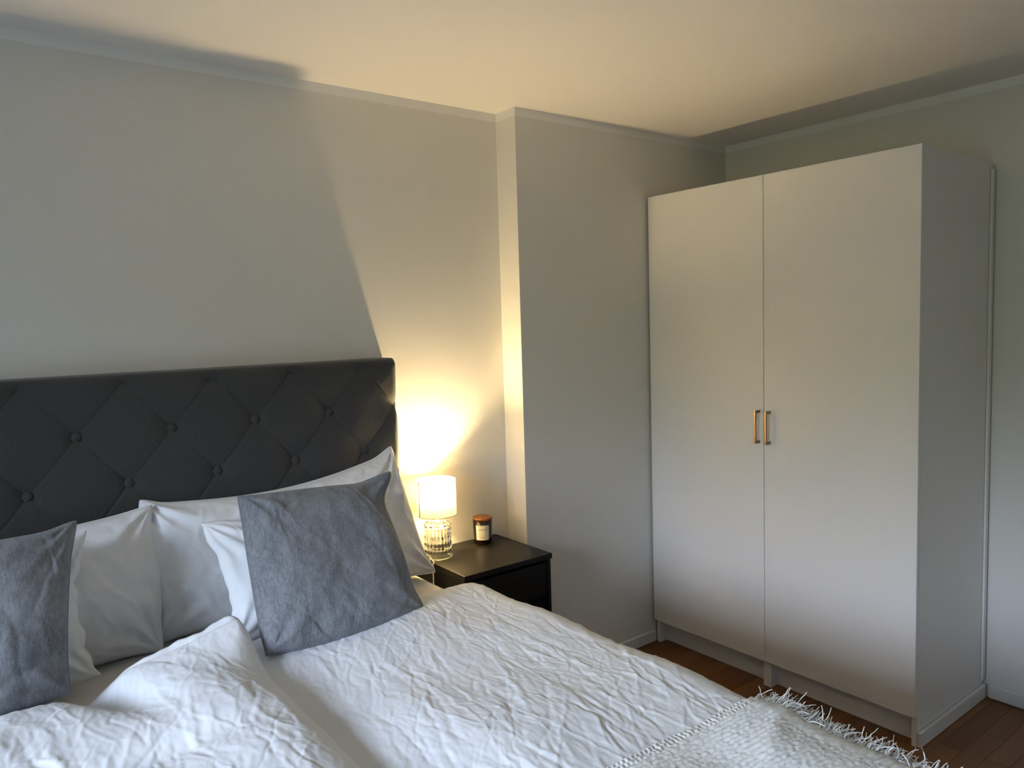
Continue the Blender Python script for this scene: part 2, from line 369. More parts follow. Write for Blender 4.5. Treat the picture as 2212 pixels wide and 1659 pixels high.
for (ya, yb, hy) in ((YM+0.0012, Y0, -0.724), (Y1, YM-0.0012, -0.773)):
    d = boxes('door', [(XW, XW+0.018, ya, yb, ZB, ZT)], M['ward'], wr, bevel=0.0015)
    hz0, hz1 = 1.030, 1.164
    hd = boxes('handle', [(XW-0.034, XW-0.0255, hy-0.0045, hy+0.0045, hz0, hz1)], M['bronze'], d, bevel=0.0012)
    hd['label'] = 'slim bronze bar handle'
    # two stand-off feet belong to the handle
    bm = bmesh.new(); bm.from_mesh(hd.data)
    for z0 in (hz0, hz1-0.010):
        r = bmesh.ops.create_cube(bm, size=1.0)
        bmesh.ops.scale(bm, verts=r['verts'], vec=(0.0255, 0.0085, 0.010))
        bmesh.ops.translate(bm, verts=r['verts'], vec=(XW-0.0128, hy, z0+0.005))
    bm.to_mesh(hd.data); bm.free()

# ------------------------------------------------------------------ bed
BX0, BX1 = -1.585, 0.215; BY1 = -2.12; ZM = 0.672
bed = empty('bed', ((BX0+BX1)/2, -1.1, 0), 'double bed with charcoal button tufted headboard under white bedding', 'bed')
boxes('bed_base', [(BX0+0.01, BX1-0.01, BY1, -0.125, 0.12, 0.40)], M['hb'], bed, bevel=0.012)
for lx in (BX0+0.12, BX1-0.12):
    for ly in (BY1+0.12, -0.25):
        lathe('leg', [(0.0, 0.12), (0.03, 0.12), (0.024, 0.001), (0.0, 0.001)], M['black'], bed, n=20, center=(lx, ly, 0))
boxes('mattress', [(BX0+0.012, BX1-0.012, BY1+0.01, -0.125, 0.402, ZM-0.006)], M['mattress'], bed, bevel=0.03)
# headboard: one padded shell with seams pressed in, wrapped round top and sides
HT, HZ0, HZ1, HR = 0.117, 0.10, 1.433, 0.028
BXS, BZ1, BDX, BDZ = -0.053, 1.262, 0.2535, 0.30
def path_sides(a0, a1, step, both):
    """returns coordinate along the axis and recess behind the front face"""
    c, r = [], []
    def arc(end, sgn):
        th = np.linspace(0, math.pi/2, 9)
        return end-sgn*HR+sgn*HR*np.sin(th), HR-HR*np.cos(th)
    mid = np.arange(a0+HR if both else a0, a1-HR, step)
    xa, ra = arc(a1, 1)
    c = np.concatenate([mid, xa, [a1, a1, a1]]); r = np.concatenate([np.zeros_like(mid), ra, [HR+0.025, HR+0.05, HT-0.002]])
    if both:
        xb, rb = arc(a0, -1)
        c = np.concatenate([[a0, a0, a0], xb[::-1], c]); r = np.concatenate([[HT-0.002, HR+0.05, HR+0.025], rb[::-1], r])
    return c, r
hx, hrx = path_sides(BX0, BX1, 0.0036, True); hz, hrz = path_sides(0.62, HZ1, 0.0036, False)
hx_, hz_ = np.meshgrid(hx, hz, indexing='ij'); rec = np.minimum(HT-0.002, np.add.outer(hrx, hrz))
pp = (hx_-BXS)/BDX+(hz_-BZ1)/BDZ; qq = (hx_-BXS)/BDX-(hz_-BZ1)/BDZ
dp = np.abs(pp-np.round(pp)); dq = np.abs(qq-np.round(qq)); ds = np.minimum(dp, dq)*0.195   # metres to nearest seam
ii = np.round(pp); jj = np.round(qq)
bx_ = BXS+BDX*(ii+jj)/2; bz_ = BZ1+BDZ*(ii-jj)/2
rb = np.hypot(hx_-bx_, hz_-bz_)
puff = 0.003*np.sqrt(np.abs(np.sin(math.pi*pp)*np.sin(math.pi*qq))+1e-6)
seam = -0.0024*np.exp(-(ds/0.0026)**2)-0.0008*np.exp(-ds/0.008)
dim = -0.013*np.exp(-(rb/0.030)**2)-0.006*np.exp(-(rb/0.065)**2)
edge = 1-sstep(0.0, HR*1.4, rec)
wob = 0.0025*pnoise(hx_*7, hz_*7, 3)
disp = (puff+seam+dim)*(0.35+0.65*edge)*np.where(hz_ > 1.40, 1-sstep(1.40, 1.43, hz_), 1)+wob
disp = np.where(rec > HT-0.01, 0, disp)
P = np.stack([hx_+np.where(hx_ >= BX1-1e-6, disp*0.5*(rec < HT-0.01), 0), -HT+rec-disp*(rec < HR*0.999), hz_+np.where(hz_ >= HZ1-1e-6, 0.5*wob, 0)], -1)
hb = grid_mesh('headboard', P, M['hb'], bed)
hb['label'] = 'charcoal fabric headboard with diamond button tufting'
boxes('headboard_base', [(BX0, BX1, -HT, -0.004, HZ0, 0.625)], M['hb'], bed, bevel=0.01)
# buttons
bmesh_btn = None
for i in range(-9, 9):
    for j in range(-9, 9):
        xx = BXS+BDX*(i+j)/2; zz = BZ1+BDZ*(i-j)/2
        if BX0+0.06 < xx < BX1-0.06 and 0.7 < zz < 1.35:
            if bmesh_btn is None:
                th = np.linspace(0, math.pi/2, 7)
                pr = [(0.0001, 0.0075)]+[(0.0132*math.sin(t_), 0.0075*math.cos(t_)) for t_ in th[1:]]+[(0.0128, -0.006)]
                n = 24; ang = np.linspace(0, 2*math.pi, n, endpoint=False); pr = np.array(pr)
                Pb = np.stack([np.cos(ang)[:, None]*pr[:, 0], np.ones((n, 1))*-pr[:, 1], np.sin(ang)[:, None]*pr[:, 0]], -1)
                ob = grid_mesh('button', Pb, M['hb'], hb, closed_u=True); bmesh_btn = ob.data
            else: ob = link('button', bmesh_btn, None, hb)
            ob.location = (xx, -HT+0.0165, zz)
bpy.context.view_layer.update()

# ---- base path over the mattress (rounded edge, then down the side): s grows to +x from the bed's middle line
XM = (BX0+BX1)/2; ER = 0.055
def base_path(s, side=1):
    """s metres from the middle; returns x, z, nx, nz of the sheet surface"""
    s = np.asarray(s, float); half = (BX1-BX0)/2-0.010
    fl_ = half-ER; a = np.clip((s-fl_)/ER, 0, math.pi/2); dn = np.maximum(s-fl_-ER*math.pi/2, 0)
    x = np.where(s < fl_, s, fl_+ER*np.sin(a)); z = np.where(s < fl_, ZM, ZM-ER*(1-np.cos(a))-dn)
    return XM+side*x, z, side*np.sin(a), np.cos(a)

# fitted sheet
nS = 120; s = np.linspace(-1.12, 1.12, 2*nS); yv = np.linspace(-0.128, BY1, 220)
S, Yg = np.meshgrid(s, yv, indexing='ij')
xa, za, na, nb = base_path(np.abs(S), 1); sg = np.sign(S)
x = XM+(xa-XM)*sg; nx = na*sg
hs = 0.003*pnoise(x*8, Yg*8, 21)+creases(S, -Yg[:, ::1]*-1 if False else Yg*1.0, 0, 0, 1, (0.1, 0.2), (0.01, 0.02), (0.001, 0.002), 1)
hs += 0.0015*ridged(x, Yg, 14, 22)
tag(grid_mesh('fitted_sheet', np.stack([x+nx*hs, Yg, za+nb*hs], -1), M['sheet'], flip=True), 'off white fitted sheet showing between pillows and duvets', 'sheet')

# ---- right duvet (lamp side)
def th_right(x, y, s):
    """duvet loft above the sheet, metres"""
    hd = np.clip((-0.555-0.02*np.sin(s*5)-y)/0.11, 0, 1); head = np.sqrt(1-(1-hd)**2)
    ft = np.clip((y-(BY1-0.03))/0.08, 0, 1); foot = np.sqrt(1-(1-ft)**2)
    loft = 0.062+0.014*pnoise(x*3.1+2, y*3.1, 31)+0.010*np.exp(-((x-0.02)/0.2)**2)
    val = 0.018+(loft-0.018)*sstep(-0.60, -0.27, x+0.10*sstep(-0.95, -0.62, y)+0.02*pnoise(y*4, y*0+3, 5))
    side = 1-0.55*sstep(0.85, 1.15, s)
    return np.minimum(loft, val)*head*foot*side+0.003
sR = np.arange(0.02, 1.225, 0.0031); yR = np.arange(-0.545, BY1-0.03, -0.0033)
S, Yg = np.meshgrid(sR, yR, indexing='ij')
x, z, nx, nz = base_path(S, 1); th = th_right(x, Yg, S)
fade = sstep(0.0, 0.06, -0.55-Yg)*(0.35+0.65*sstep(0.10, 0.35, S+0.1*pnoise(Yg*3, S*3, 8)))
cz = creases(S, -Yg[:, :], 0, 0, 0, (0, 1), (0, 1), (0, 1), 1)
Vg = -Yg
cz = creases(S, Vg, 900, 1.78, 0.32, (0.07, 0.34), (0.0020, 0.0050), (0.0005, 0.0017), 41)
cz += creases(S, Vg, 420, 2.3, 0.6, (0.04, 0.14), (0.0020, 0.005), (0.0004, 0.0012), 42)
cz += creases(S, Vg, 60, 1.75, 0.22, (0.2, 0.45), (0.005, 0.012), (0.0010, 0.0026), 43)
cz += 0.0009*(ridged(S, Vg*0.4, 24, 44)-0.5)+0.0006*(ridged(S, Vg*0.4, 60, 45)-0.5)
cz += 0.002*pnoise(S*8, Vg*3, 46)
wav = 0.018*np.sin(Yg*21+2*pnoise(Yg*3, S, 9))*sstep(0.93, 1.2, S)
off = th+cz*fade+wav
dvR = grid_mesh('duvet', np.stack([x+nx*off, Yg+0.004*pnoise(S*9, Vg*9, 47), z+nz*off], -1), M['cotton'], flip=True)
tag(dvR, 'white crinkled duvet spread flat on the lamp side of bed', 'duvet', 'white duvets')

# ---- left duvet (window side), corner lifted
def th_left(x, y):
    k = (x-(-0.528)); re = np.clip(-k/(0.12-0.075*sstep(-0.80, -0.66, y)), 0, 1); right = np.sqrt(1-(1-re)**2)          # right border
    hw = 0.05+0.06*sstep(0.75, 1.0, -x)
    ye = -0.585-0.030*sstep(0.80, 1.05, -x)+0.012*np.sin(x*13)                            # head border
    he = np.clip((ye-y)/hw, 0, 1); head = np.sqrt(1-(1-he)**2)
    ft = np.clip((y-(BY1-0.03))/0.08, 0, 1); foot = np.sqrt(1-(1-ft)**2)
    loft = 0.088+0.012*pnoise(x*3.3, y*3.3, 61)
    loft += 0.075*np.exp(-((x+0.535)/0.16)**2-((y+0.60)/0.13)**2)                         # lifted corner
    loft += 0.020*np.exp(-((x+0.70)/0.11)**2-((y+0.86)/0.20)**2)                           # swelling below it
    loft -= 0.062*np.exp(-((x+0.915+0.45*(y+0.60))/0.060)**2-((y+0.66)/0.16)**2)           # hollow between the two lobes
    loft += 0.022*np.exp(-((x+1.08)/0.16)**2-((y+0.74)/0.15)**2)
    loft -= 0.016*np.exp(-((x+0.85)/0.3)**2-((y+1.03)/0.05)**2)
    return loft*head*foot*(0.20+0.80*right)+0.003, right
sL = np.arange(-0.165, 1.225, 0.0034); yL = np.arange(-0.56, BY1-0.03, -0.0034)
S, Yg = np.meshgrid(sL, yL, indexing='ij')
x, z, nx, nz = base_path(S, -1); th, right = th_left(x, Yg); Vg = -Yg
cz = creases(S, Vg, 900, 1.50, 0.38, (0.07, 0.30), (0.0020, 0.0055), (0.0005, 0.0018), 71)
cz += creases(S, Vg, 500, 2.2, 0.7, (0.04, 0.14), (0.0020, 0.005), (0.0004, 0.0013), 72)
cz += creases(S, Vg, 70, 1.55, 0.3, (0.18, 0.40), (0.005, 0.013), (0.0014, 0.0042), 73)
cz += 0.0012*(ridged(S, Vg*0.45, 22, 74)-0.5)+0.0007*(ridged(S, Vg*0.45, 55, 75)-0.5)+0.0025*pnoise(S*7, Vg*4, 76)
fade = sstep(0.0, 0.05, -0.60-Yg)*(0.4+0.6*right)
off = th+cz*fade
dvL = grid_mesh('duvet', np.stack([x+nx*off, Yg+0.004*pnoise(S*9, Vg*9, 77), z+nz*off], -1), M['cotton'])
tag(dvL, 'white rumpled duvet on the window side with its corner lifted', 'duvet', 'white duvets')
# stitched flat hem along the lifted head border
hxs = np.linspace(-0.86, -0.527, 60); W = np.linspace(0, 1, 5)
hp = np.zeros((60, 5, 3))
for i, xx in enumerate(hxs):
    t0, _ = th_left(np.array([xx]), np.array([-0.628])); t0 = t0[0]
    lift = 0.0012*math.sin(xx*160)+0.002*math.sin(xx*71)
    for j, wv in enumerate(W):
        fd = float(sstep(-0.86, -0.70, np.array(xx))); hp[i, j] = (xx, -0.622+0.011*wv+0.002*math.sin(xx*60), ZM+t0-0.004+0.013*wv*fd+lift*wv*fd)
hm = grid_mesh('hem', np.concatenate([hp, hp[:, ::-1]-np.array([0, 0, 0.0025])], 1), M['cotton'], dvL)

# ---- throw across the foot
def th_all(x, y, s):
    tr = np.where(s > 0, th_right(x, y, np.abs(s)), 0); tl, _ = th_left(x, y)
    return np.maximum(np.where(s > 0.0, tr, 0.0), np.where(x < -0.5, tl, 0.0))
sT = np.arange(-0.95, 0.880, 0.0035); yT = np.arange(-1.60, BY1-0.035, -0.0024)
S, Yg = np.meshgrid(sT, yT, indexing='ij'); Vg = -Yg
skew = 0.012*pnoise(S*4, Vg*0, 81)
Yw = Yg+skew-0.006
xa, z, na, nz = base_path(np.abs(S), 1); sg = np.where(S < 0, -1, 1); x = XM+(xa-XM)*sg; nx = na*sg
th = th_all(x, Yw, S)
warp = 0.010*pnoise(S*6, Vg*10, 82)+0.004*pnoise(S*20, Vg*20, 83)
rib = np.abs(np.sin(math.pi*(Vg+warp)/0.0125)); amp = 0.55+0.6*pnoise(S*5, Vg*9, 84)
loops = pnoise(S*85, Vg*130, 85)+0.6*pnoise(S*160, Vg*200, 86)
hT = 0.0035+0.0068*np.clip(amp, 0.15, 1.2)*rib**0.6+0.0015*loops+0.006*(pnoise(S*7, Vg*7, 87)+0.3)*sstep(0.0, 0.05, Vg-1.60)
selv = np.exp(-((Vg-1.612)/0.012)**2)
hT += selv*0.003*np.sin(S*2*math.pi/0.011)
# a soft diagonal pucker
hT += 0.006*np.exp(-(((S-0.80)*0.5+(Vg-1.71)*0.9)/0.020)**2)*np.exp(-((S-0.80)/0.12)**2)
off = th+0.004+np.maximum(hT, 0.001)*sstep(-0.004, 0.004, Vg-1.60)
Pt = np.stack([x+nx*off, Yw, z+nz*off], -1)
tw = grid_mesh('throw_blanket', Pt, M['throw'], flip=True)
tag(tw, 'white chunky woven throw with fringed end over the foot of bed', 'throw')
# fringe on the lamp-side end
vs, fs = [], []; base_i = 0
edge_p = Pt[-1]; inn = Pt[-8]
g = np.random.default_rng(5)
clump = g.uniform(0, len(edge_p), 46)
for k in range(2100):
    i = g.integers(2, len(edge_p)-2); c = clump[np.argmin(np.abs(clump-i))]
    kk = g.uniform(0, 1); p0 = edge_p[i]*kk+inn[i]*(1-kk)+g.normal(0, 0.0015, 3)
    L = g.uniform(0.022, 0.055); 
    t0 = edge_p[i]-inn[i]; t0 /= np.linalg.norm(t0)
    d = 0.6*t0+np.array([0.6, 0, g.uniform(-0.15, 0.50)])+np.array([0, -(c-i)*0.0024*6, 0])+g.normal(0, 0.22, 3); d /= np.linalg.norm(d)
    curl = np.array([g.normal(0, 0.3), g.normal(0, 0.6), g.uniform(-1.9, 0.35)])
    pts = []
    p = p0.copy(); dd = d.copy()
    for q in range(7):
        pts.append(p.copy()); p = p+dd*L/6; dd = dd+curl*0.17+g.normal(0, 0.16, 3); dd /= np.linalg.norm(dd)
    r_ = g.uniform(0.0007, 0.0018)*np.linspace(1, 0.55, 7)
    T = tube_np(pts, r_, 4).reshape(-1, 3); vs.append(T)
    idx = np.arange(28).reshape(7, 4); idx = np.concatenate([idx, idx[:, :1]], 1)
    fs.append(np.stack([idx[:-1, :-1], idx[:-1, 1:], idx[1:, 1:], idx[1:, :-1]], -1).reshape(-1, 4)+base_i); base_i += 28
fr = raw_mesh('fringe', np.concatenate(vs), np.concatenate(fs), M['throw'], tw); fr['kind'] = 'stuff'

# ------------------------------------------------------------------ pillows
def pillow(name, c, T, mat, label, cat, group, seed, n=130, mdim=None, pinch=0.05, sag=(0, 0, 0, 0), ears=None, amp=1.0, bend=0.0, p=3.2, q=0.55, flat_back=0.6, noisy=1.0, edgewave=0.0):
    """c: TL, TR, BR, BL corners; T total loft; sag = inward pull of top, right, bottom, left edges"""
    TL, TR, BR, BL = [np.array(k, float) for k in c]
    if ears is None: ears = [np.zeros(3)]*4
    ears = [np.array(k, float) for k in ears]
    wid = (np.linalg.norm(TR-TL)+np.linalg.norm(BR-BL))/2; hei = (np.linalg.norm(TL-BL)+np.linalg.norm(TR-BR))/2
    nu = n; nv = max(30, int(n*hei/wid))
    # denser towards the borders
    k = np.linspace(0, 1, nu); U1 = 0.5-0.5*np.cos(k*math.pi)*0.55-0.5*(1-2*k)*0.45
    k = np.linspace(0, 1, nv); V1 = 0.5-0.5*np.cos(k*math.pi)*0.55-0.5*(1-2*k)*0.45
    U, V = np.meshgrid(U1, V1, indexing='ij')
    # border sag
    us = U+(sag[3]/wid*(1-U)*np.sin(math.pi*V)-sag[1]/wid*U*np.sin(math.pi*V))
    vs_ = V+(sag[0]/hei*(1-V)*np.sin(math.pi*U)-sag[2]/hei*V*np.sin(math.pi*U))
    if edgewave:
        us = us+edgewave*((1-U)**6*pnoise(V*9, V*0, seed+60)-U**6*pnoise(V*9, V*0+5, seed+61))
        vs_ = vs_+edgewave*((1-V)**6*pnoise(U*9, U*0, seed+62)-V**6*pnoise(U*9, U*0+5, seed+63))
    w_ = [(1-us)*(1-vs_), us*(1-vs_), us*vs_, (1-us)*vs_]
    mid = sum(a[..., None]*b for a, b in zip(w_, (TL, TR, BR, BL)))
    for cu, cv, er in ((0, 0, ears[0]), (1, 0, ears[1]), (1, 1, ears[2]), (0, 1, ears[3])):
        rr = np.hypot((U-cu)*wid, (V-cv)*hei); mid = mid+np.exp(-(rr/0.045)**2)[..., None]*er
    ex = (TR+BR-TL-BL); ex /= np.linalg.norm(ex); ey = (TL+TR-BL-BR); ey /= np.linalg.norm(ey)
    nrm = np.cross(ex, ey); nrm /= np.linalg.norm(nrm)
    if nrm[1] > 0: nrm = -nrm
    f = lambda a: np.clip(1-np.abs(2*a-1)**p, 0, 1)**q
    t = T*f(U)*f(V)*(1+0.12*noisy*pnoise(U*2.5, V*2.5, seed))
    uu, vv = U*wid, V*hei
    # folds running from corners and borders towards the middle
    wr_ = 0.0*U; gg = np.random.default_rng(seed)
    for cu, cv in ((0, 0), (1, 0), (1, 1), (0, 1)):
        dx_, dy_ = (U-cu)*wid, (V-cv)*hei; rr = np.hypot(dx_, dy_)+1e-6; an = np.arctan2(dy_, dx_)
        wr_ += 0.006*amp*np.sin(an*gg.uniform(9, 14)+gg.uniform(0, 6)+1.5*pnoise(uu*8, vv*8, seed+2))*np.exp(-(rr/0.14)**2)*sstep(0.0, 0.05, rr)
    for e_, d_, l_ in ((1-V, (1-V)*hei, uu), (V, V*hei, uu), (U, U*wid, vv), (1-U, (1-U)*wid, vv)):
        wr_ += 0.0035*amp*pnoise(l_*24+pnoise(uu*6, vv*6, seed+7), d_*5, seed+int(gg.integers(90)))*np.exp(-(d_/0.07)**2)
    ur = np.linspace(0, wid, nu); vr = np.linspace(0, hei, nv); UR, VR = np.meshgrid(ur, vr, indexing='ij')
    cz_ = creases(UR, VR, int(55*amp), gg.uniform(0.6, 1.6), 0.7, (0.06, 0.22), (0.005, 0.013), (0.0012, 0.0040), seed+20)
    wr_ += cz_+0.0018*amp*(ridged(uu, vv, 17, seed+30)-0.5)+0.004*amp*pnoise(uu*7, vv*7, seed+31)
    rim = sstep(0, 0.03, np.minimum(np.minimum(U, 1-U)*wid, np.minimum(V, 1-V)*hei))
    bnd = bend*np.sin(math.pi*U)[..., None]*np.array([0, 1.0, 0])
    front = mid+bnd+nrm*(t*(1-flat_back*0.5)*0.9+wr_*rim+0.003)[..., None]
    back = mid+bnd-nrm*(t*(flat_back*0.5)*0.9+0.003)[..., None]
    nF = nu*nv
    v = np.concatenate([front.reshape(-1, 3), back.reshape(-1, 3)])
    idx = np.arange(nF).reshape(nu, nv)
    A = np.stack([idx[:-1, :-1], idx[:-1, 1:], idx[1:, 1:], idx[1:, :-1]], -1).reshape(-1, 4)
    B = A[:, ::-1]+nF
    bo = np.concatenate([idx[:, 0], idx[-1, 1:], idx[-2::-1, -1], idx[0, -2:0:-1]])
    b2 = np.roll(bo, -1); Cc = np.stack([bo, b2, b2+nF, bo+nF], -1)
    uv = np.stack([uu, vv], -1).reshape(-1, 2); uv = np.concatenate([uv, uv])
    ob = raw_mesh(name, v, np.concatenate([A, B, Cc]), mat, None, uv=uv)
    tag(ob, label, cat, group)
    # seam cord round the border
    ring = (front.reshape(-1, 3)[bo]+back.reshape(-1, 3)[bo])/2
    ring = np.concatenate([ring, ring[:1]])
    grid_mesh('edge_seam', tube_np(ring, 0.0026, 6).transpose(1, 0, 2), mat, ob, closed_u=True, uv=np.zeros((6, len(ring), 2)))
    return ob
B3 = lambda *a: np.array(a, float)
GW, GS, GG = 'large white bed pillows', 'small white pillows behind grey cushions', 'grey cushions'
pillow('pillow', [(-0.668, -0.140, 1.050), (0.150, -0.150, 1.100), (0.205, -0.285, 0.690), (-0.688, -0.275, 0.684)], 0.19, M['cotton'],
       'large white pillow leaning on headboard nearest the lit lamp', 'pillow', GW, 101, n=190, p=4.2, q=0.5, sag=(0.045, 0.0, -0.008, -0.028), amp=1.7, ears=[(0, 0, 0.012), (0.004, 0, 0.02), (0.03, 0.0, -0.012), (-0.005, 0, -0.012)])
pillow('pillow', [(-1.545, -0.150, 1.045), (-0.672, -0.190, 1.046), (-0.682, -0.325, 0.684), (-1.570, -0.290, 0.684)], 0.19, M['cotton'],
       'large white pillow leaning on headboard at the window side', 'pillow', GW, 111, n=170, p=4.2, q=0.5, sag=(0.03, -0.024, -0.008, 0.0), amp=1.5, ears=[(0, 0, 0.01), (0.02, -0.01, 0.01), (0.008, 0, -0.012), (0, 0, -0.01)])
def from_px(px, py, yv): return on(1, yv, px, py)
pillow('small_pillow', [from_px(432, 1130, -0.375), B3(0.03, -0.365, 0.985), B3(0.02, -0.50, 0.735), B3(-0.535, -0.525, 0.712)], 0.085, M['cotton'],
       'small white pillow peeking out behind the grey cushion nearest the lamp', 'pillow', GS, 121, n=140, sag=(0.01, 0.02, 0.0, 0.022), amp=0.9, edgewave=0.012)
pillow('small_pillow', [B3(-1.40, -0.37, 1.03), from_px(182, 1150, -0.375), from_px(212, 1462, -0.475), B3(-1.42, -0.49, 0.695)], 0.085, M['cotton'],
       'small white pillow peeking out behind the window side grey cushion', 'pillow', GS, 131, n=140, sag=(0.01, 0.03, 0.0, 0.02), amp=0.9, edgewave=0.02)
pillow('cushion', [from_px(516, 1078, -0.475), from_px(806, 1046, -0.480), from_px(905, 1322, -0.70), from_px(572, 1418, -0.685)], 0.145, M['grey'],
       'grey woven cushion with upturned corner leaning on the lamp side pillows', 'cushion', GG, 141, n=150, p=3.6, q=0.5, sag=(-0.004, -0.006, -0.018, -0.002), amp=0.7,
       ears=[(-0.002, 0, 0.006), (0.040, -0.035, 0.036), (0.018, 0, 0.0), (0.004, 0.0, 0.002)], flat_back=0.55)
pillow('cushion', [B3(-1.345, -0.47, 1.075), from_px(157, 1142, -0.455), from_px(146, 1496, -0.64), B3(-1.385, -0.66, 0.74)], 0.145, M['grey'],
       'grey woven cushion at the window side cut by the picture edge', 'cushion', GG, 151, n=150, p=3.6, q=0.5, sag=(-0.002, 0.006, -0.015, 0.0), amp=0.6,
       ears=[(0, 0, 0), (0.008, 0, 0.016), (0.004, 0, -0.002), (0, 0, 0)], flat_back=0.55)

# ------------------------------------------------------------------ nightstand
NX0, NX1, NY0, NY1, NZ = 0.296, 0.698, -0.381, -0.016, 0.669
ns = empty('nightstand', ((NX0+NX1)/2, (NY0+NY1)/2, 0), 'black brown nightstand between the bed and the wall pier', 'nightstand')
boxes('top', [(NX0, NX1, NY0, NY1, NZ-0.020, NZ)], M['black'], ns, bevel=0.0012)
bx0, bx1, by0 = NX0+0.004, NX1-0.004, NY0+0.006
boxes('side_panel', [(bx0, bx0+0.016, by0, NY1, 0.0, NZ-0.0205)], M['black'], ns, bevel=0.001)
boxes('side_panel', [(bx1-0.016, bx1, by0, NY1, 0.0, NZ-0.0205)], M['black'], ns, bevel=0.001)
boxes('back_panel', [(bx0+0.0165, bx1-0.0165, NY1-0.008, NY1-0.002, 0.05, NZ-0.0205)], M['dark_in'], ns)
boxes('shelf', [(bx0+0.0165, bx1-0.0165, by0+0.012, NY1-0.009, 0.490, 0.502)], M['dark_in'], ns)
boxes('shelf', [(bx0+0.0165, bx1-0.0165, by0+0.012, NY1-0.009, 0.060, 0.076)], M['black'], ns)
dr = boxes('drawer', [(bx0+0.018, bx1-0.018, by0+0.004, by0+0.020, 0.507, NZ-0.034)], M['black'], ns, bevel=0.0012)
dr2 = boxes('drawer', [(bx0+0.018, bx1-0.018, by0+0.010, by0+0.026, 0.080, 0.486)], M['dark_in'], ns, bevel=0.0012)
q = on(1, by0, 1164, 1318)
tb = boxes('handle', [(q[0]-0.07, q[0], by0-0.004, by0+0.0095, q[2]-0.012, q[2]+0.003)], M['grey_tab'], dr2, bevel=0.0015)
tb['label'] = 'dull grey metal tab handle'

# ------------------------------------------------------------------ table lamp
LX, LY = 0.357, -0.114
lm = empty('table_lamp', (LX, LY, NZ), 'lit table lamp with white drum shade and dimpled glass base', 'lamp')
SR, SZ0, SZ1 = 0.0745, 0.832, 0.965
th = np.linspace(0, 2*math.pi, 96, endpoint=False); zz = np.linspace(SZ0, SZ1, 14)
Ps = np.stack([LX+SR*np.cos(th)[:, None]*np.ones(14), LY+SR*np.sin(th)[:, None]*np.ones(14), np.ones((96, 1))*zz], -1)
sh = grid_mesh('lamp_shade', Ps, M['shade'], lm, closed_u=True); sh['label'] = 'white fabric drum shade glowing warm'
for zc in (SZ0, SZ1):
    ring = np.stack([LX+SR*np.cos(np.append(th, th[0])), LY+SR*np.sin(np.append(th, th[0])), np.full(97, zc)], -1)
    tube('shade_rim', ring, 0.0013, M['trim'], sh, 6)
sa = math.atan2(CAM[1]-LY, CAM[0]-LX)-1.03
ss = np.array([[[LX+(SR+0.0006)*math.cos(sa+a), LY+(SR+0.0006)*math.sin(sa+a), z_] for z_ in (SZ0, SZ1)] for a in np.linspace(-0.06, 0.06, 5)])
grid_mesh('shade_seam', ss, M['shade'], sh)
# spider fitting, socket and bulb
tube('socket', [(LX, LY, 0.828), (LX, LY, 0.84), (LX, LY, 0.868)], 0.014, M['cord'], lm, 20)
for a in (0.4, 0.4+2*math.pi/3, 0.4+4*math.pi/3):
    tube('shade_spoke', [(LX+0.012*math.cos(a), LY+0.012*math.sin(a), 0.838), (LX+0.04*math.cos(a), LY+0.04*math.sin(a), 0.836), (LX+SR*math.cos(a), LY+SR*math.sin(a), 0.834)], 0.0012, M['cord'], lm, 6)
lathe('bulb', [(0.0001, 0.9200), (0.006, 0.9193), (0.012, 0.9168), (0.017, 0.9128), (0.0195, 0.9082), (0.0200, 0.9020), (0.0198, 0.8985)], M['bulb'], lm, 32, (LX, LY, 0))
lathe('bulb_body', [(0.0198, 0.8984), (0.0192, 0.895), (0.016, 0.884), (0.012, 0.869), (0.0001, 0.8685)], M['cord'], lm, 32, (LX, LY, 0))
lathe('stem', [(0.0001, 0.834), (0.006, 0.834), (0.006, 0.812), (0.009, 0.8105), (0.009, 0.806), (0.015, 0.8045), (0.015, 0.8015), (0.0001, 0.8015)], M['steel'], lm, 28, (LX, LY, 0))
# pressed glass base: outer dimpled wall, thick top, hollow inside
nT, GZ0, GZ1 = 180, NZ+0.0006, 0.801
th = np.linspace(0, 2*math.pi, nT, endpoint=False)
prof = [(0.0001, GZ1-0.0005), (0.018, GZ1-0.0005), (0.019, GZ1-0.002), (0.032, GZ1-0.002), (0.033, GZ1-0.0005), (0.047, GZ1-0.0005), (0.0505, GZ1-0.002), (0.0517, GZ1-0.005)]
for z_ in np.linspace(GZ1-0.008, GZ0+0.003, 56): prof.append((0.0518+0.0030*(GZ1-z_)/(GZ1-GZ0), z_))
prof += [(0.0540, GZ0), (0.0490, GZ0), (0.0478, GZ0+0.003), (0.0470, GZ0+0.05), (0.0462, GZ1-0.016), (0.0440, GZ1-0.0125), (0.0001, GZ1-0.012)]
pr = np.array(prof); TH, _ = np.meshgrid(th, pr[:, 0], indexing='ij'); RR = np.repeat(pr[None, :, 0], nT, 0); ZZ = np.repeat(pr[None, :, 1], nT, 0)
outer = (np.arange(len(pr)) >= 8) & (np.arange(len(pr)) < 64)
zn = (ZZ-GZ0)/(GZ1-GZ0)
pat = np.sin(11*TH+zn*2*math.pi*2.2)*np.sin(11*TH-zn*2*math.pi*2.2)
mask = sstep(0.16, 0.22, zn)*(1-sstep(0.88, 0.93, zn))
RR = RR-np.where(outer[None, :], 0.0060*mask*(0.5+0.5*pat)**1.0, 0)
inner = np.arange(len(pr)) >= 66
Pg = np.stack([LX+RR*np.cos(TH), LY+RR*np.sin(TH), ZZ], -1)
gl = grid_mesh('glass_base', Pg, M['glass'], lm, closed_u=True, flip=True); gl['label'] = 'clear glass base pressed with diamond dimples'
ca = sa+0.35
c0 = np.array([LX+0.053*math.cos(ca), LY+0.053*math.sin(ca), NZ+0.012])
